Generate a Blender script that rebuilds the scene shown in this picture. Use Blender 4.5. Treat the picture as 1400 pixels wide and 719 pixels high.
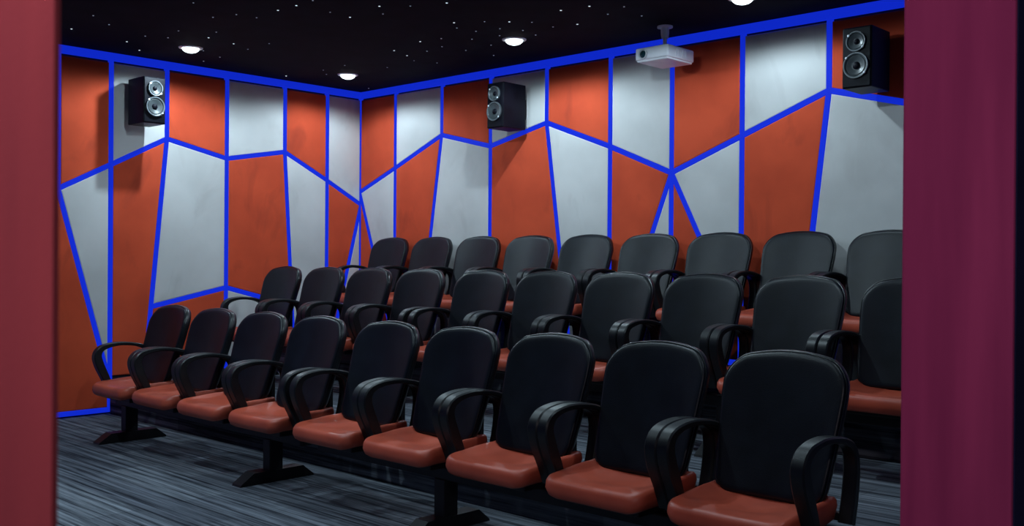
import bpy, bmesh, math, random
from mathutils import Vector, Matrix
random.seed(7)
for o in list(bpy.data.objects): bpy.data.objects.remove(o)
sc = bpy.context.scene
COL = sc.collection

# ---------------------------------------------------------------- camera
F_PX, YAW, PITCH, ROLL = 1359.64, 0.75702, 0.0034, 0.0072
CAM = Vector((8.0416, -6.2715, 1.2917))
fw = Vector((-math.sin(YAW)*math.cos(PITCH), math.cos(YAW)*math.cos(PITCH), -math.sin(PITCH)))
rt0 = Vector((math.cos(YAW), math.sin(YAW), 0)); up0 = rt0.cross(fw)
rt = rt0*math.cos(ROLL) + up0*math.sin(ROLL)
up = -rt0*math.sin(ROLL) + up0*math.cos(ROLL)
cd = bpy.data.cameras.new('camera'); cam = bpy.data.objects.new('camera', cd); COL.objects.link(cam)
m = Matrix((rt, up, -fw)).transposed().to_4x4(); m.translation = CAM
cam.matrix_world = m
cd.sensor_width = 36.0; cd.lens = F_PX/1400*36.0; cd.clip_start = 0.02
cd.dof.use_dof = True; cd.dof.focus_distance = 6.3; cd.dof.aperture_fstop = 9.0
sc.camera = cam

# ---------------------------------------------------------------- world, exposure
w = bpy.data.worlds.new('world'); sc.world = w; w.use_nodes = True
w.node_tree.nodes['Background'].inputs[0].default_value = (0.01, 0.012, 0.02, 1)
w.node_tree.nodes['Background'].inputs[1].default_value = 0.2
sc.view_settings.view_transform = 'Standard'; sc.view_settings.look = 'None'
sc.view_settings.gamma = 1.0; sc.view_settings.use_curve_mapping = False
sc.view_settings.exposure = 0.0
LAMP_W = 54.0                       # each ceiling downlight
LAMP_COL = (0.67, 0.88, 1.0)
CORRIDOR_FILL_W = 70.0
SCONCE_FILL_W = 120.0

# ---------------------------------------------------------------- dimensions (metres)
H = 2.968
Z2, Z3 = 0.272, 0.548               # tier heights
RISE1, RISE2 = -2.60, -1.20         # riser faces
XR0, XR1 = 7.20, 7.418               # entrance wall thickness
YF = -7.3; XE = 9.4

# ---------------------------------------------------------------- materials
def newmat(name):
    mt = bpy.data.materials.new(name); mt.use_nodes = True
    return mt, mt.node_tree, mt.node_tree.nodes['Principled BSDF']
def ramp(nt, a, b, p0=0.35, p1=0.65):
    r = nt.nodes.new('ShaderNodeValToRGB')
    r.color_ramp.elements[0].position = p0; r.color_ramp.elements[0].color = (*a, 1)
    r.color_ramp.elements[1].position = p1; r.color_ramp.elements[1].color = (*b, 1)
    return r
def noisy(name, a, b, scale=6, rough=0.6, spec=0.3, bump=0.0, bscale=200, detail=4, stretch=None, p0=.35, p1=.65):
    mt, nt, bs = newmat(name)
    geo = nt.nodes.new('ShaderNodeNewGeometry'); mp = nt.nodes.new('ShaderNodeMapping')
    if stretch: mp.inputs['Scale'].default_value = stretch
    nt.links.new(geo.outputs['Position'], mp.inputs['Vector'])
    n = nt.nodes.new('ShaderNodeTexNoise'); n.inputs['Scale'].default_value = scale; n.inputs['Detail'].default_value = detail
    nt.links.new(mp.outputs[0], n.inputs['Vector'])
    r = ramp(nt, a, b, p0, p1); nt.links.new(n.outputs['Fac'], r.inputs[0]); nt.links.new(r.outputs[0], bs.inputs['Base Color'])
    bs.inputs['Roughness'].default_value = rough; bs.inputs['Specular IOR Level'].default_value = spec
    if bump:
        n2 = nt.nodes.new('ShaderNodeTexNoise'); n2.inputs['Scale'].default_value = bscale
        nt.links.new(geo.outputs['Position'], n2.inputs['Vector'])
        bp = nt.nodes.new('ShaderNodeBump'); bp.inputs['Strength'].default_value = bump; bp.inputs['Distance'].default_value = 0.002
        nt.links.new(n2.outputs['Fac'], bp.inputs['Height']); nt.links.new(bp.outputs[0], bs.inputs['Normal'])
    return mt
def stained(name, a, b, dark, scale):
    mt = noisy(name, a, b, scale, .85, .15, .25, 350)
    nt = mt.node_tree; bs = nt.nodes['Principled BSDF']
    src = bs.inputs['Base Color'].links[0].from_socket
    geo = nt.nodes.new('ShaderNodeNewGeometry'); mp = nt.nodes.new('ShaderNodeMapping'); mp.inputs['Scale'].default_value = (1.0, 1.0, .55)
    nt.links.new(geo.outputs['Position'], mp.inputs['Vector'])
    n = nt.nodes.new('ShaderNodeTexNoise'); n.inputs['Scale'].default_value = 3.1; n.inputs['Detail'].default_value = 5; n.inputs['Distortion'].default_value = .6
    nt.links.new(mp.outputs[0], n.inputs['Vector'])
    r = ramp(nt, (0,0,0), (1,1,1), .57, .80); nt.links.new(n.outputs['Fac'], r.inputs[0])
    mx = nt.nodes.new('ShaderNodeMix'); mx.data_type = 'RGBA'
    nt.links.new(r.outputs[0], mx.inputs[0]); nt.links.new(src, mx.inputs[6]); mx.inputs[7].default_value = (*dark, 1)
    nt.links.new(mx.outputs[2], bs.inputs['Base Color'])
    return mt
def emit(name, col, strength=1.0):
    mt, nt, bs = newmat(name)
    bs.inputs['Base Color'].default_value = (*[min(1, c*.3) for c in col], 1)
    bs.inputs['Emission Color'].default_value = (*col, 1); bs.inputs['Emission Strength'].default_value = strength
    bs.inputs['Roughness'].default_value = 0.6; bs.inputs['Specular IOR Level'].default_value = .1
    return mt
M = {}
M['orange'] = stained('orange_fabric', (.60,.076,.032), (.74,.098,.040), (.40,.052,.026), 2.4)
M['white'] = stained('offwhite_fabric', (.60,.59,.58), (.70,.69,.68), (.53,.51,.50), 2.0)
M['backing'] = noisy('wall_backing', (.02,.02,.03), (.03,.03,.04), 8)
M['led'] = emit('blue_led', (.004,.020,.54), 1.0)
M['ceiling'] = noisy('black_ceiling', (.003,.0045,.011), (.005,.007,.017), 5, .9, .1)
M['leather'] = noisy('black_leather', (.0028,.0042,.0075), (.0055,.0082,.014), 9, .38, .32, .25, 260)
M['leather2'] = noisy('black_leather_rim', (.004,.005,.007), (.008,.010,.013), 9, .32, .5, .12, 260)
M['plastic'] = noisy('black_plastic', (.004,.005,.007), (.008,.010,.013), 12, .40, .45)
M['metal'] = noisy('black_metal', (.004,.004,.006), (.007,.007,.01), 12, .5, .4)
M['seat'] = noisy('red_leather', (.47,.076,.041), (.58,.098,.052), 7, .42, .45, .2, 240)
M['red_cloth'] = noisy('dark_red_cloth', (.24,.038,.050), (.36,.056,.066), 5, .9, .1, .04, 300, stretch=(3,3,.25))
M['red_cloth_blue_lit'] = noisy('red_cloth_blue_lit', (.125,.013,.050), (.17,.020,.066), 5, .9, .1, .05, 300, stretch=(3,3,.25))  # red cloth with the strips' blue light mixed into its colour
M['spk'] = noisy('black_vinyl', (.004,.004,.007), (.007,.007,.012), 10, .45, .10)
M['cone'] = noisy('grey_cone', (.035,.042,.046), (.06,.072,.078), 14, .35, .5)
M['ring'] = noisy('grey_ring', (.085,.10,.11), (.13,.15,.165), 14, .35, .6)
M['screw'] = noisy('bright_screw', (.7,.75,.8), (.85,.9,.95), 10, .2, .8)
M['pwhite'] = noisy('white_plastic', (.80,.80,.86), (.88,.88,.93), 10, .4, .4)
M['grey'] = noisy('grey_metal', (.22,.23,.26), (.3,.31,.34), 10, .4, .5)
M['lens'] = noisy('lens_glass', (.004,.03,.04), (.01,.05,.06), 10, .06, .9)
M['bezel'] = noisy('white_bezel', (.75,.78,.8), (.85,.88,.9), 10, .4, .4)
M['lamp'] = emit('downlight_lens', (.80,.97,1.0), 3.0)
M['star'] = emit('star_point', (.75,.88,1.0), .85)
M['star_dim'] = emit('star_point_dim', (.62,.75,1.0), .28)
M['paint'] = noisy('corridor_paint', (.010,.012,.05), (.016,.018,.07), 4, .8, .2)
M['screen'] = noisy('screen_cloth', (.3,.3,.32), (.34,.34,.36), 4, .9, .1)

def carpet():
    mt, nt, bs = newmat('streaked_carpet')
    geo = nt.nodes.new('ShaderNodeNewGeometry')
    def noise(scale_vec, scale, detail, rough=.6):
        mp = nt.nodes.new('ShaderNodeMapping'); mp.inputs['Scale'].default_value = scale_vec
        nt.links.new(geo.outputs['Position'], mp.inputs['Vector'])
        n = nt.nodes.new('ShaderNodeTexNoise'); n.inputs['Scale'].default_value = scale
        n.inputs['Detail'].default_value = detail; n.inputs['Roughness'].default_value = rough
        nt.links.new(mp.outputs[0], n.inputs['Vector']); return n
    a = noise((.9, 34, 34), 1.0, 5, .7)
    r1 = ramp(nt, (.026,.031,.043), (.34,.375,.43), .38, .72); nt.links.new(a.outputs['Fac'], r1.inputs[0])
    # plank by plank tone
    br = nt.nodes.new('ShaderNodeTexBrick')
    br.inputs['Color1'].default_value = (.45,.45,.5,1); br.inputs['Color2'].default_value = (1,1,1,1); br.inputs['Mortar'].default_value = (.6,.6,.6,1)
    br.inputs['Scale'].default_value = 1.0; br.inputs['Brick Width'].default_value = 1.0; br.inputs['Row Height'].default_value = .25
    br.inputs['Mortar Size'].default_value = .004
    mp = nt.nodes.new('ShaderNodeMapping'); mp.inputs['Location'].default_value = (.33,.13,.07)
    nt.links.new(geo.outputs['Position'], mp.inputs['Vector']); nt.links.new(mp.outputs[0], br.inputs['Vector'])
    mx = nt.nodes.new('ShaderNodeMix'); mx.data_type = 'RGBA'; mx.blend_type = 'MULTIPLY'; mx.inputs['Factor'].default_value = .8
    nt.links.new(r1.outputs[0], mx.inputs[6]); nt.links.new(br.outputs[0], mx.inputs[7])
    nt.links.new(mx.outputs[2], bs.inputs['Base Color'])
    f = noise((1,1,1), 420, 2); bp = nt.nodes.new('ShaderNodeBump'); bp.inputs['Strength'].default_value = .5; bp.inputs['Distance'].default_value = .004
    nt.links.new(f.outputs['Fac'], bp.inputs['Height']); nt.links.new(bp.outputs[0], bs.inputs['Normal'])
    bs.inputs['Roughness'].default_value = .95; bs.inputs['Specular IOR Level'].default_value = .1
    return mt
M['carpet'] = carpet()

# ---------------------------------------------------------------- mesh helpers
def mesh_of(bm, name, smooth=False, sharp=50):
    bmesh.ops.recalc_face_normals(bm, faces=bm.faces)
    me = bpy.data.meshes.new(name); bm.to_mesh(me); bm.free()
    if smooth:
        for p in me.polygons: p.use_smooth = True
        me.set_sharp_from_angle(angle=math.radians(sharp))
    return me
def obj(name, me, mat, parent=None, label=None, loc=None):
    if isinstance(me, bmesh.types.BMesh): me = mesh_of(me, name)
    if mat and not me.materials: me.materials.append(M[mat])
    o = bpy.data.objects.new(name, me); COL.objects.link(o)
    if parent: o.parent = parent
    if label: o['label'] = label
    if loc: o.location = loc
    return o
def empty(name, loc, label, cat, group=None):
    o = bpy.data.objects.new(name, None); COL.objects.link(o); o.location = loc; o.empty_display_size = .1
    o['label'] = label; o['category'] = cat
    if group: o['group'] = group
    return o
def struct(name, bm, mat, label):
    o = obj(name, bm, mat); o['kind'] = 'structure'; o['label'] = label; return o
def bx(bm, x0, x1, y0, y1, z0, z1, bev=0.0, seg=2):
    b2 = bmesh.new()
    vs = [b2.verts.new((x, y, z)) for z in (z0, z1) for x, y in ((x0,y0),(x1,y0),(x1,y1),(x0,y1))]
    for f in ((0,3,2,1),(4,5,6,7),(0,1,5,4),(1,2,6,5),(2,3,7,6),(3,0,4,7)): b2.faces.new([vs[i] for i in f])
    if bev: bmesh.ops.bevel(b2, geom=b2.edges[:], offset=bev, segments=seg, profile=.5, affect='EDGES')
    tmp = bpy.data.meshes.new('t'); b2.to_mesh(tmp); b2.free(); bm.from_mesh(tmp); bpy.data.meshes.remove(tmp)
    return bm
def box(*a, **k): return bx(bmesh.new(), *a, **k)
def lathe(prof, n=24, axis='z', bm=None, off=(0,0,0), loop=False):
    """prof: list of (r, h); revolve about the axis"""
    bm = bm or bmesh.new(); rings = []
    def P(r, h, t):
        c, s = r*math.cos(t), r*math.sin(t)
        v = {'z': (c, s, h), 'y': (c, h, s), 'x': (h, c, s)}[axis]
        return (v[0]+off[0], v[1]+off[1], v[2]+off[2])
    for r, h in prof:
        rings.append([bm.verts.new(P(max(r, 1e-4), h, 2*math.pi*i/n)) for i in range(n)])
    for a, b in zip(rings, rings[1:]):
        for i in range(n): bm.faces.new((a[i], a[(i+1) % n], b[(i+1) % n], b[i]))
    if loop:
        a, b = rings[-1], rings[0]
        for i in range(n): bm.faces.new((a[i], a[(i+1) % n], b[(i+1) % n], b[i]))
    else: bm.faces.new(rings[0]); bm.faces.new(rings[-1])
    return bm
def round_outline(wd, hg, rt_, rb, n=7):
    """closed outline centred on x, from 0 to hg on the second axis; rt_/rb = corner radii far / near"""
    pts = []
    for cx, cy, r, a0 in ((wd/2-rt_, hg-rt_, rt_, 0), (-wd/2+rt_, hg-rt_, rt_, 90), (-wd/2+rb, rb, rb, 180), (wd/2-rb, rb, rb, 270)):
        for i in range(n):
            a = math.radians(a0 + 90*i/(n-1)); pts.append((cx + r*math.cos(a), cy + r*math.sin(a)))
    # more points on the straight stretches
    out = []
    for (a, b) in zip(pts, pts[1:]+pts[:1]):
        out.append(a); L = math.hypot(b[0]-a[0], b[1]-a[1])
        k = int(L/.06)
        for j in range(1, k+1): out.append((a[0]+(b[0]-a[0])*j/(k+1), a[1]+(b[1]-a[1])*j/(k+1)))
    return out
def ring_body(outline, prof, place, centre, cap=(True, True)):
    """prof: (scale, height); place(u, v, h) -> xyz"""
    bm = bmesh.new(); rings = []; n = len(outline)
    for s, h in prof:
        rings.append([bm.verts.new(place(centre[0]+(u-centre[0])*s, centre[1]+(v-centre[1])*s, h)) for u, v in outline])
    for a, b in zip(rings, rings[1:]):
        for i in range(n): bm.faces.new((a[i], a[(i+1) % n], b[(i+1) % n], b[i]))
    if cap[0]: bm.faces.new(rings[0])
    if cap[1]: bm.faces.new(rings[-1])
    return bm
def sweep_flat(path, half_x, bev=.008):
    """path: (y, z, thickness) in the yz plane, swept with width 2*half_x in x; octagonal section"""
    bm = bmesh.new(); rings = []
    for i, (y, z, t) in enumerate(path):
        a = path[max(0, i-1)]; b = path[min(len(path)-1, i+1)]
        d = Vector((b[0]-a[0], b[1]-a[1])).normalized(); nn = Vector((-d.y, d.x))
        h = t/2; k = min(bev, h*.6)
        sec = [(-half_x+k, -h), (half_x-k, -h), (half_x, -h+k), (half_x, h-k), (half_x-k, h), (-half_x+k, h), (-half_x, h-k), (-half_x, -h+k)]
        rings.append([bm.verts.new((sx, y+nn.x*sn, z+nn.y*sn)) for sx, sn in sec])
    for a, b in zip(rings, rings[1:]):
        for i in range(8): bm.faces.new((a[i], a[(i+1) % 8], b[(i+1) % 8], b[i]))
    bm.faces.new(rings[0]); bm.faces.new(rings[-1])
    return bm
def catmull(pts, k=4):
    out = []
    for i in range(len(pts)-1):
        p0 = pts[max(0, i-1)]; p1 = pts[i]; p2 = pts[i+1]; p3 = pts[min(len(pts)-1, i+2)]
        for j in range(k):
            t = j/k
            out.append(tuple(.5*(2*b + (c-a)*t + (2*a-5*b+4*c-d)*t*t + (3*b-a-3*c+d)*t**3) for a, b, c, d in zip(p0, p1, p2, p3)))
    out.append(pts[-1]); return out

# ---------------------------------------------------------------- room shell
floor = struct('floor', box(-.1, XE, YF, .1, -.1, 0), 'carpet', 'dark blue-grey streaked carpet floor in front of the chairs')
struct('floor_middle_tier', box(.036, XR0, RISE1, -.036, 0.0, Z2, bev=.008), 'carpet', 'carpeted lower step carrying the middle row of chairs')
struct('floor_top_tier', box(.036, XR0, RISE2, -.036, Z2, Z3, bev=.008), 'carpet', 'carpeted top step along the back wall under the rear chairs')
ceiling = struct('ceiling', box(-.1, XE, YF, .1, H, H+.1), 'ceiling', 'black ceiling sprinkled with tiny star lights')
wall_left = struct('wall_left', box(-.1, 0, YF, 0, 0, H), 'backing', 'left wall of orange and off-white panels outlined by blue light strips')
wall_back = struct('wall_back', box(-.1, XR0, 0, .1, 0, H), 'backing', 'long rear wall of orange and off-white panels outlined by blue light strips')
wall_front = struct('wall_front', box(-.1, XE, YF-.1, YF, 0, H), 'backing', 'dark front wall of the room')
struct('wall_corridor', box(XE, XE+.1, YF, .1, 0, H), 'paint', 'dark corridor wall behind the viewer')

# ---- panelled walls: faces in (u, z) with u along the wall
def clean(poly):
    a = sum(p[0]*q[1]-q[0]*p[1] for p, q in zip(poly, poly[1:]+poly[:1]))
    return poly if a > 0 else poly[::-1]
def inset(poly, d):
    poly = clean(poly); n = len(poly); lines = []
    for i in range(n):
        a, b = poly[i], poly[(i+1) % n]
        L = math.hypot(b[0]-a[0], b[1]-a[1]); nx, ny = -(b[1]-a[1])/L, (b[0]-a[0])/L
        lines.append((nx, ny, nx*a[0]+ny*a[1]+d))
    out = []
    for i in range(n):
        a1, b1, c1 = lines[i-1]; a2, b2, c2 = lines[i]; D = a1*b2-a2*b1
        out.append(((c1*b2-c2*b1)/D, (a1*c2-a2*c1)/D))
    # drop the panel's sharpest slivers
    return out
SW = 0.042
def panel_mesh(poly, P):
    rings = []
    bm = bmesh.new()
    for d, h in ((SW/2-.003, 0.0), (SW/2-.003, .016), (SW/2+.001, .0215), (SW/2+.007, .0235)):
        rings.append([bm.verts.new(P(u, z, h)) for u, z in inset(poly, d)])
    n = len(poly)
    for a, b in zip(rings, rings[1:]):
        for i in range(n): bm.faces.new((a[i], a[(i+1) % n], b[(i+1) % n], b[i]))
    bm.faces.new(rings[-1]); bm.faces.new(rings[0])
    return bm
def strip_mesh(a, b, P, wd=SW, depth=.024):
    L = math.hypot(b[0]-a[0], b[1]-a[1]); du, dz = (b[0]-a[0])/L, (b[1]-a[1])/L
    nu, nz = -dz*wd/2, du*wd/2; e = wd*.22
    a = (a[0]-du*e, a[1]-dz*e); b = (b[0]+du*e, b[1]+dz*e)
    bm = bmesh.new()
    def ring(h, k): return [bm.verts.new(P(q[0]+s*nu*k, q[1]+s*nz*k, h)) for q, s in ((a,1),(a,-1),(b,-1),(b,1))]
    rs = [ring(0, 1), ring(depth-.005, 1), ring(depth, .72)]
    for p, q in zip(rs, rs[1:]):
        for i in range(4): bm.faces.new((p[i], p[(i+1) % 4], q[(i+1) % 4], q[i]))
    bm.faces.new(rs[0]); bm.faces.new(rs[-1])
    return bm
TOP = 2.905
def build_wall(parent, P, us, zs, first_upper, lower, strips, ulim):
    col = ['white', 'orange']; c = col.index(first_upper)
    k = 0
    for i in range(len(us)-1):
        quad = [(us[i], zs[i]), (us[i+1], zs[i+1]), (us[i+1], TOP), (us[i], TOP)]
        cc = col[c]; c ^= 1
        obj('wall_panel', panel_mesh(quad, P), cc, parent, ('orange' if cc == 'orange' else 'off-white')+' padded wall panel')
    for cc, poly in lower:
        obj('wall_panel', panel_mesh(poly, P), cc, parent, ('orange' if cc == 'orange' else 'off-white')+' padded wall panel')
    segs = [((us[i], zs[i]), (us[i+1], zs[i+1])) for i in range(len(us)-1)]
    segs += [((us[i], zs[i]), (us[i], TOP)) for i in range(len(us))]
    segs += strips
    for i, (a, b) in enumerate(segs):
        obj('led_strip', strip_mesh(a, b, P, SW, .0245+.00012*(i % 9)), 'led', parent, 'added unseen blue light strip')
    obj('led_strip', strip_mesh((0, 2.936), (ulim, 2.936), P, .064, .034), 'led', parent, 'added unseen blue light strip')

PL = lambda u, z, h: (h, -u, z)          # left wall, u = distance from the corner
PB = lambda u, z, h: (u, -h, z)          # rear wall
ul = [0.012, .43, .918, 1.53, 2.105, 2.594, 3.02, 3.6, 4.2, 4.8, 5.4, 6.0, 6.6, 7.28]
zl = [1.835, 2.054, 2.293, 2.182, 2.307, 2.05, 1.828, 2.1, 2.3, 2.05, 1.85, 2.1, 2.3, 2.1]
g = Z3 + .02; g2 = Z2 + .02; g0 = .035
low = [('white', [(0.012,1.835),(.331,g),(0.012,g)]),
       ('orange', [(0.012,1.835),(.43,2.054),(.43,g),(.331,g)]),
       ('white', [(.43,2.054),(.918,2.293),(.812,g),(.43,g)]),
       ('orange', [(.918,2.293),(1.53,2.182),(1.53,1.022),(.826,.84)]),
       ('white', [(.826,.84),(1.53,1.022),(1.53,g2),(.795,g2)]),
       ('white', [(1.53,2.182),(2.105,2.307),(2.239,.87),(1.53,1.022)]),
       ('orange', [(1.53,1.022),(2.239,.87),(2.295,g2),(1.53,g2)]),
       ('orange', [(2.105,2.307),(2.594,2.05),(2.594,g2),(2.295,g2)]),
       ('white', [(2.594,2.05),(3.02,1.828),(2.594,.25)]),
       ('orange', [(2.594,.25),(3.02,1.828),(3.6,2.1),(3.6,g0),(2.594,g0)])]
for i in range(7, len(ul)-1):
    low.append((('white','orange')[(i+1) % 2], [(ul[i],zl[i]),(ul[i+1],zl[i+1]),(ul[i+1],g0),(ul[i],g0)]))
st = [((0.012,1.835),(.331,g)), ((.43,2.054),(.43,g)), ((.918,2.293),(.795,g2)), ((1.53,2.182),(1.53,g2)),
      ((1.53,1.022),(.826,.84)), ((1.53,1.022),(2.239,.87)), ((2.105,2.307),(2.295,g2)), ((2.594,2.05),(2.594,g0)),
      ((3.02,1.828),(2.594,.25)), ((0.012,1.835),(0.012,g)), ((0.012,g),(.795,g)), ((2.594,g0),(7.28,g0))]
st += [((ul[i],zl[i]),(ul[i],g0)) for i in range(7, len(ul))]
build_wall(wall_left, PL, ul, zl, 'white', low, st, 7.3)

ub = [.012, .562, 1.228, 1.863, 2.523, 3.195, 3.777, 4.373, 5.024, 5.6, 6.2, 6.7, 7.18]
zb = [1.962, 2.174, 2.441, 2.292, 2.44, 2.192, 1.952, 2.182, 2.432, 2.282, 2.05, 2.25, 2.1]
low = [('orange', [(.012,1.962),(.52,g),(.012,g)]),
       ('white', [(.012,1.962),(.562,2.174),(.562,g),(.52,g)]),
       ('orange', [(.562,2.174),(1.228,2.441),(.936,g),(.562,g)]),
       ('white', [(1.228,2.441),(1.863,2.292),(1.863,g),(.936,g)]),
       ('orange', [(1.863,2.292),(2.523,2.44),(2.79,g),(1.863,g)]),
       ('white', [(2.523,2.44),(3.195,2.192),(3.195,g),(2.79,g)]),
       ('orange', [(3.195,2.192),(3.777,1.952),(3.25,g),(3.195,g)]),
       ('white', [(3.777,1.952),(3.777,g),(3.25,g)]),
       ('orange', [(3.777,1.952),(4.373,.795),(4.373,g),(3.777,g)]),
       ('white', [(3.777,1.952),(4.373,2.182),(4.373,.795)]),
       ('orange', [(4.373,2.182),(5.024,2.432),(4.806,g),(4.373,g)]),
       ('white', [(5.024,2.432),(5.6,2.282),(5.6,g),(4.806,g)])]
for i in range(9, len(ub)-1):
    low.append((('white','orange')[i % 2], [(ub[i],zb[i]),(ub[i+1],zb[i+1]),(ub[i+1],g),(ub[i],g)]))
st = [((.012,1.962),(.52,g)), ((1.228,2.441),(.936,g)), ((2.523,2.44),(2.79,g)), ((3.777,1.952),(3.25,g)),
      ((3.777,1.952),(4.373,.795)), ((5.024,2.432),(4.806,g)), ((.012,g),(7.18,g))]
st += [((ub[i],zb[i]),(ub[i],g)) for i in (1,3,5,6,7,9,10,11,12)]
build_wall(wall_back, PB, ub, zb, 'orange', low, st, 7.2)

# ---- entrance wall with its wide opening, cloth-covered jambs
YO0, YO1, ZO = -6.0203, -4.165, 2.35
wr = bmesh.new()
bx(wr, XR0, XR1, YO1, .1, 0, H); bx(wr, XR0, XR1, YF, YO0-.10, 0, H); bx(wr, XR0, XR1, YO0-.10, YO1, ZO, H)
wall_right = struct('wall_right', wr, 'paint', 'thick partition wall with the opening the room is seen through')
j = obj('door_jamb', box(XR0-.012, 7.43, YO0-.10, YO0, 0, ZO, bev=.006), 'red_cloth', wall_right, 'red cloth-covered jamb at the left edge')
j2 = obj('door_jamb', box(XR0-.004, XR1, YO1-.014, YO1, 0, ZO, bev=.006), 'red_cloth_blue_lit', wall_right, 'red cloth-covered jamb at the right edge, blue light in its colour')

# ---- unseen blue strips added on front and entrance walls for blue sheen
PF = lambda u, z, h: (u, YF+h, z)
PR = lambda u, z, h: (XR0-h, -u, z)
for a, b in [((0,2.936),(XR0,2.936)), ((.02,.035),(XR0-.02,.035))] + [((u,.035),(u,2.93)) for u in (.6,1.3,5.9,6.6)] + [((1.3,2.5),(5.9,2.5)), ((1.3,.7),(5.9,.7))]:
    obj('led_strip', strip_mesh(a, b, PF, SW), 'led', wall_front, 'added unseen blue light strip')
obj('led_strip', strip_mesh((0.05,2.936), (7.28,2.936), PR, .064, .03), 'led', wall_right, 'added unseen blue light strip')

# ---- stars in the ceiling
cam_inv_o = CAM
def ceil_pt(px, py, z=H):
    d = fw + rt*((px-700)/F_PX) + up*((359.5-py)/F_PX)
    return CAM + d*((z-CAM.z)/d.z)
A = [(62,138,1),(242,117,0),(327,199,1),(387,240,1),(415,172,0),(574,147,0),(718,180,1),(693,242,0),(755,153,0),(838,209,1),(906,235,0),(772,273,0),(694,292,0),
     (1138,26,1),(1050,49,1),(851,69,0),(948,84,0),(1008,208,0),(1300,58,0),(1395,82,1),(1267,335,0),(1282,355,0),(1089,363,1),(645,13,0),(166,74,0),(524,180,0),(739,82,0),(1217,2,0),(1370,312,0)]
Bs = [(129,28,1),(145,63,0),(270,27,0),(436,13,1),(469,103,1),(482,127,0),(569,142,0),(551,178,0),(608,98,0),(721,99,1),(678,130,0),(677,162,0),(783,138,0),(824,101,0),
      (841,159,0),(956,47,1),(1086,28,1),(1031,110,1),(920,122,0),(1170,64,0),(1244,30,0),(1324,72,0),(315,189,1),(346,233,0),(414,212,0),(411,175,0),(523,229,0),(196,230,1),
      (255,253,1),(287,276,0),(165,307,0),(80,402,0),(392,286,0),(650,252,0),(638,205,0)]
stars = [(80+x/3.5, y/3.5, b) for x, y, b in A] + [(480+x/3.333, y/3.333, b) for x, y, b in Bs]
def star_mesh(r, mat):
    me = mesh_of(lathe([(r*.5, -.003), (r, -.0015), (r, 0.004)], 8), 'star_light'); me.materials.append(M[mat]); return me
SM = [star_mesh(.0058, 'star_dim'), star_mesh(.0075, 'star')]
for px, py, b in stars:
    q = ceil_pt(px, py); obj('star_light', SM[b], None, ceiling, loc=(q.x, q.y, H-.0005))
for k in range(90):                                  # the star field goes on towards the screen end
    x, y = random.uniform(.3, 7.0), random.uniform(-7.0, -1.2)
    d = Vector((x, y, H)) - CAM; dp = d.dot(fw)
    if dp > 0 and 359.5 - F_PX*d.dot(up)/dp > -15: continue
    obj('star_light', SM[k % 3 == 0], None, ceiling, loc=(x, y, H-.0005))

# ---------------------------------------------------------------- downlights
def downlight(x, y, label, power=LAMP_W, cone=165, blend=.35):
    t = empty('ceiling_downlight', (x, y, H), label, 'light', 'recessed ceiling downlights')
    obj('bezel', mesh_of(lathe([(.066, 0), (.066, -.006), (.078, -.010), (.092, -.006), (.094, 0)], 28, loop=True), 'bezel', True), 'bezel', t)
    obj('lens', mesh_of(lathe([(.067, -.002), (.067, -.010), (.062, -.022), (.048, -.033), (.025, -.041), (.002, -.044)], 28), 'lens', True), 'lamp', t)
    ld = bpy.data.lights.new('downlight_beam', 'SPOT'); ld.energy = power; ld.color = LAMP_COL
    ld.spot_size = math.radians(cone); ld.spot_blend = blend; ld.shadow_soft_size = .022
    lo = bpy.data.objects.new('downlight_beam', ld); COL.objects.link(lo); lo.parent = t; lo.location = (0, 0, -.065)
    return t
downlight(.70, -2.26, 'round glowing downlight nearest the left wall speaker')
downlight(.71, -.71, 'round glowing downlight above the corner where the panelled walls meet', LAMP_W*.62)
downlight(2.84, -.76, 'round glowing downlight above the middle speaker', LAMP_W*.8)
downlight(4.75, -.67, 'round glowing downlight at the top edge, right of the projector', LAMP_W*.42)
for x, y, pw, cone, near in ((2.84, -2.66, .95, 178.5, 'over the middle chairs of the front row'), (4.75, -2.66, .95, 178.5, 'over the sixth and seventh front chairs'),
                      (6.6, -2.5, .6, 170, 'over the right end of the front row'), (2.6, -4.2, 1.3, 96, 'over the floor left of the front row'),
                      (3.5, -4.2, .7, 104, 'over the open floor ahead of the front row'), (4.9, -4.1, .5, 112, 'over the open floor by the entrance'),
                      (2.84, -5.8, .5, 112, 'close to the front wall'), (5.4, -5.8, .5, 112, 'just inside the entrance by the left jamb')):
    downlight(x, y, 'added unseen ceiling downlight ' + near, LAMP_W*pw, cone, .08 if cone > 175 else .5)  # unseen downlights added to light the chairs and open floor

# unseen corridor lamp added behind the viewer to light the jambs
t = empty('added_corridor_lamp', (8.3, -6.7, H), 'added unseen corridor lamp behind the viewer, lighting the jambs', 'light')
obj('bezel', mesh_of(lathe([(.066, 0), (.066, -.006), (.078, -.010), (.092, -.006), (.094, 0)], 28, loop=True), 'bezel', True), 'bezel', t)
ld = bpy.data.lights.new('added_corridor_beam', 'POINT'); ld.energy = CORRIDOR_FILL_W; ld.color = (1, .9, .95); ld.shadow_soft_size = .05
lo = bpy.data.objects.new('added_corridor_beam', ld); COL.objects.link(lo); lo.parent = t; lo.location = (0, 0, -.08)
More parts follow.
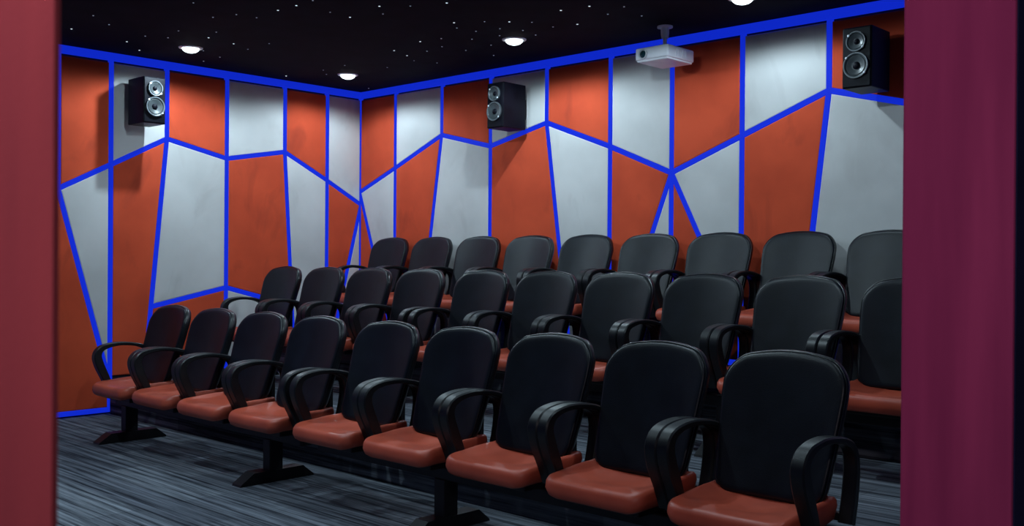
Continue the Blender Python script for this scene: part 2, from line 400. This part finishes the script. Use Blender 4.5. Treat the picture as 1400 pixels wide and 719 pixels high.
# unseen sconce added to graze the jambs with light from above
t = empty('added_sconce', (XR1, -6.42, 2.25), 'added unseen sconce beside the entrance, lighting the jambs', 'light')
obj('back_plate', box(0, .012, -.05, .05, -.07, .07, bev=.004), 'grey', t)
sh = bmesh.new(); bx(sh, .012, .06, -.012, .012, -.01, .01); lathe([(.045, -.06), (.05, -.06), (.05, .06), (.045, .06)], 20, bm=sh, off=(.11, 0, 0))
obj('shade', sh, 'grey', t)
ld = bpy.data.lights.new('added_sconce_beam', 'SPOT'); ld.energy = SCONCE_FILL_W; ld.color = (1, .88, .95); ld.shadow_soft_size = .03
ld.spot_size = math.radians(178); ld.spot_blend = .1
lo = bpy.data.objects.new('added_sconce_beam', ld); COL.objects.link(lo); lo.parent = t; lo.location = (.11, 0, -.10)

# ---------------------------------------------------------------- chairs
S = .605
def back_y(x, z):                   # mid surface of the backrest
    t = (z-.41)/.53
    return -.140 + .168*t + .004*math.sin(math.pi*t) - .034*(x/.26)**2
BH = .529; BZ = .398
out = round_outline(.518, BH, .092, .07, 9)
def shape_back(u, v):
    k = v/BH
    wsc = .86 + .14*min(1, k/.75)**.8
    z = BZ + v + .046*(1-(u/.265)**2)*max(0, (k-.4)/.6) - .024*max(0, (k-.4)/.6)
    return u*wsc, z
def place_back(u, v, h):
    x, z = shape_back(u, v); return (x, back_y(x, z)+h, z)
c0 = (0, BH/2)
shell_me = mesh_of(ring_body(out, [(.02,.036),(.5,.036),(.85,.034),(.94,.027),(.985,.012),(1.0,-.004),(1.0,-.012),(.994,-.018),(.982,-.019),(.97,-.016),(.965,-.004),(.02,-.004)], place_back, c0), 'backrest', True)
cush_me = mesh_of(ring_body(out, [(.96,-.003),(.972,-.016),(.973,-.021),(.965,-.026),(.945,-.030),(.91,-.032),(.86,-.0325),(.7,-.032),(.5,-.032),(.3,-.032),(.02,-.032)], place_back, c0), 'cushion', True)
shell_me.materials.append(M['leather2']); cush_me.materials.append(M['leather'])
SD = .435
sout = round_outline(.496, SD, .05, .062)
def place_seat(u, v, h):
    y = -.505 + v
    z = .418 + h
    if h > -.05:
        e = math.exp(-((u/.15)**2) - ((v-.23)/.13)**2)
        z += -.034*e + .018*max(0, (abs(u)-.17)/.07)*min(1, max(0, (v-.1)/.15))
    z += -.022*max(0, (.11-v)/.11)**2          # waterfall front edge
    z += .012*max(0, (v-.34)/.1)
    return (u, y, z)
seat_me = mesh_of(ring_body(sout, [(.02,-.082),(.7,-.084),(.89,-.079),(.965,-.062),(1.0,-.036),(.99,-.014),(.965,-.003),(.92,.002),(.86,.001),(.80,-.003),(.7,-.003),(.55,-.004),(.4,-.004),(.25,-.004),(.1,-.004),(.02,-.004)], place_seat, (0, SD/2)), 'seat', True)
seat_me.materials.append(M['seat'])
pan_me = mesh_of(box(-.19, .19, -.42, -.12, .302, .338, bev=.006), 'seat_pan'); pan_me.materials.append(M['metal'])
arm_path = catmull([(-.350,.352,.044),(-.380,.43,.052),(-.422,.52,.058),(-.440,.590,.054),(-.412,.640,.040),(-.340,.664,.029),(-.25,.669,.025),(-.14,.654,.025),(-.068,.617,.030),(-.045,.545,.036),(-.058,.44,.040),(-.085,.345,.040)], 4)
arm_me = mesh_of(sweep_flat(arm_path, .027, .006), 'armrest', True, 30); arm_me.materials.append(M['plastic'])
brk = bmesh.new(); bx(brk, -.17, -.12, -.14, -.062, .30, .345, bev=.004); bx(brk, .12, .17, -.14, -.062, .30, .345, bev=.004)
bx(brk, -.17, -.12, -.075, -.045, .30, .56, bev=.004); bx(brk, .12, .17, -.075, -.045, .30, .56, bev=.004); bx(brk, -.262, .262, -.095, -.065, .352, .382, bev=.004)
brk_me = mesh_of(brk, 'back_bracket'); brk_me.materials.append(M['metal'])
ORD = ['first','second','third','fourth','fifth','sixth','seventh','eighth','ninth','tenth']
def chair(x, y, z, label, group):
    t = empty('theater_chair', (x, y, z), label, 'chair', group)
    b = obj('backrest', shell_me, None, t); obj('cushion', cush_me, None, b)
    obj('seat', seat_me, None, t, 'brick red padded seat')
    for s in (-1, 1): obj('armrest', arm_me, None, t, loc=(s*.2710, 0, 0))
    obj('seat_pan', pan_me, None, t); obj('back_bracket', brk_me, None, t)
    return t
# beam stands
def foot_mesh():
    bm = bmesh.new(); prof = [(-.52,0),(-.515,.012),(-.43,.068),(-.10,.068),(-.03,.012),(-.025,0)]
    a = [bm.verts.new((-.045, y, z)) for y, z in prof]; b = [bm.verts.new((.045, y, z)) for y, z in prof]
    n = len(prof)
    for i in range(n): bm.faces.new((a[i], a[(i+1) % n], b[(i+1) % n], b[i]))
    bm.faces.new(a); bm.faces.new(b[::-1]); return mesh_of(bm, 'foot')
FOOT = foot_mesh(); FOOT.materials.append(M['metal'])
POST = mesh_of(box(-.036, .036, -.325, -.235, .06, .245, bev=.004), 'leg_post'); POST.materials.append(M['metal'])
def stand(x0, x1, y, z, legs, label):
    t = empty('seating_beam', ((x0+x1)/2, y, z), label, 'bench frame', 'black beams carrying the chairs')
    cx = (x0+x1)/2
    obj('beam', box(x0-cx, x1-cx, -.32, -.24, .243, .302, bev=.005), 'metal', t)
    for lx in legs:
        p = obj('leg_post', POST, None, t, loc=(lx-cx, 0, 0)); obj('foot', FOOT, None, t, loc=(lx-cx, 0, 0))
GAP = .044
rows = [('front', 1.367, -2.740, 0.0, 9, 'front row of chairs'), ('middle', .668, -1.328, Z2, 10, 'middle row of chairs'), ('rear', .690, -.150, Z3, 9, 'rear row of chairs')]
for nm, x0, y, z, n, grp in rows:
    S, GAP = {'front': (.597, .044), 'middle': (.601, .046), 'rear': (.602, .002)}[nm]
    X = [x0 + S*i + (GAP if i >= 4 else 0) for i in range(n)]
    for i, x in enumerate(X):
        if nm == 'front': desc = 'black chair with brick red seat, %s from the left in the front row' % ORD[i]
        elif nm == 'middle': desc = 'black chair, %s from the left in the middle row on the lower step' % ORD[i]
        else: desc = 'black chair, %s from the left in the rear row against the wall' % ORD[i]
        chair(x, y, z, desc, grp)
    l1 = [X[0]-.10, X[3]-.09]
    l2 = [x0 + S*5.25 + GAP, x0 + S*7.5 + GAP]
    stand(X[0]-.24, X[3]+.24, y, z, l1, 'black beam on two legs under the four left chairs of the %s row' % nm)
    stand(X[4]-.24, X[-1]+.24, y, z, l2, 'black beam on legs under the right-hand chairs of the %s row' % nm)

# ---------------------------------------------------------------- loudspeakers
def speaker(loc, rz, label):
    """front faces -y, origin at the bottom centre of the back plate on the wall"""
    t = empty('wall_speaker', loc, label, 'speaker', 'black wall speakers'); t.rotation_euler[2] = rz
    wd, hh, y0, y1 = .094, .375, -.345, -.075
    obj('cabinet', box(-wd, wd, y0, y1, 0, hh, bev=.006), 'spk', t)
    bf = obj('baffle', box(-wd+.006, wd-.006, y0-.006, y0, .006, hh-.006, bev=.004), 'spk', t)
    yb = y0-.006
    for nmx, zc, r in (('tweeter', .282, .062), ('woofer', .135, .080)):
        d = obj(nmx, mesh_of(lathe([(r, yb), (r, yb-.014), (r*.93, yb-.018), (r*.82, yb-.015), (r*.79, yb-.010), (r*.74, yb-.013), (r*.66, yb-.011), (r*.45, yb-.004), (r*.30, yb-.001), (r*.29, yb-.001)], 32, 'y', off=(0, 0, zc)), nmx, True), 'cone', t)
        obj('cone_ring', mesh_of(lathe([(r*1.0, yb-.0141), (r*.99, yb-.0185), (r*.92, yb-.0188), (r*.87, yb-.016), (r*.88, yb-.014)], 32, 'y', off=(0, 0, zc), loop=True), 'cone_ring', True), 'ring', d)
        obj('dust_cap', mesh_of(lathe([(r*.30, yb-.001), (r*.27, yb-.006), (r*.15, yb-.011), (.001, yb-.013)], 24, 'y', off=(0, 0, zc)), 'dust_cap', True), 'spk', d)
        for sx, sz in ((-1, 1), (1, -1)):
            obj('screw', mesh_of(lathe([(.0075, 0), (.0075, -.004), (.004, -.006)], 10, 'y', off=(sx*r*.72, yb-.0165, zc+sz*r*.62)), 'screw', True), 'screw', d)
    br = box(-.03, .03, -.012, 0, .10, .27, bev=.003); bx(br, -.012, .012, -.08, -.01, .16, .20); bx(br, -.022, .022, -.085, -.072, .13, .23, bev=.003)
    obj('bracket', br, 'metal', t)
speaker((.024, -2.395, 2.378), math.pi/2, 'black two-driver speaker on the left wall')
speaker((2.262, -.024, 2.385), 0, 'black two-driver speaker on the rear wall, middle of the picture')
speaker((5.372, -.024, 2.365), 0, 'black two-driver speaker on the rear wall beside the right jamb')

# ---------------------------------------------------------------- projector
px0, px1, py0, py1, pz0, pz1 = 3.80, 4.08, -.52, -.19, 2.70, 2.80
t = empty('projector', ((px0+px1)/2, (py0+py1)/2, pz0), 'white projector hanging from the ceiling by a short pole', 'projector')
cx, cy = (px0+px1)/2, (py0+py1)/2; hx, hy = (px1-px0)/2, (py1-py0)/2
obj('body', mesh_of(box(-hx, hx, -hy, hy, .012, .1, bev=.012, seg=3), 'body', True), 'pwhite', t)
obj('base', box(-hx+.01, hx-.01, -hy+.01, hy-.01, 0, .02, bev=.006), 'pwhite', t)
lb = obj('lens_barrel', mesh_of(lathe([(.036, -hy+.01), (.036, -hy-.012), (.031, -hy-.014), (.027, -hy-.006), (.026, -hy-.004)], 28, 'y', off=(-hx+.07, 0, .052)), 'lens_barrel', True), 'bezel', t)
obj('lens_glass', mesh_of(lathe([(.026, -hy-.004), (.018, -hy-.009), (.002, -hy-.011)], 24, 'y', off=(-hx+.07, 0, .052)), 'lens_glass', True), 'lens', lb)
vt = bmesh.new()
for i in range(6): bx(vt, hx-.001, hx+.003, -hy+.10+i*.024, -hy+.11+i*.024, .03, .08)
obj('vent', vt, 'pwhite', t)
mt = bmesh.new(); lathe([(.014, .10), (.014, H-pz0-.05)], 14, bm=mt)
bx(mt, -.05, .05, -.05, .05, .1, .108, bev=.002); bx(mt, -.028, .028, -.028, .028, .108, .135, bev=.004)
lathe([(.026, H-pz0-.085), (.03, H-pz0-.05), (.03, H-pz0-.012)], 16, bm=mt); lathe([(.055, H-pz0-.012), (.055, H-pz0)], 20, bm=mt)
obj('ceiling_mount', mt, 'bezel', t)
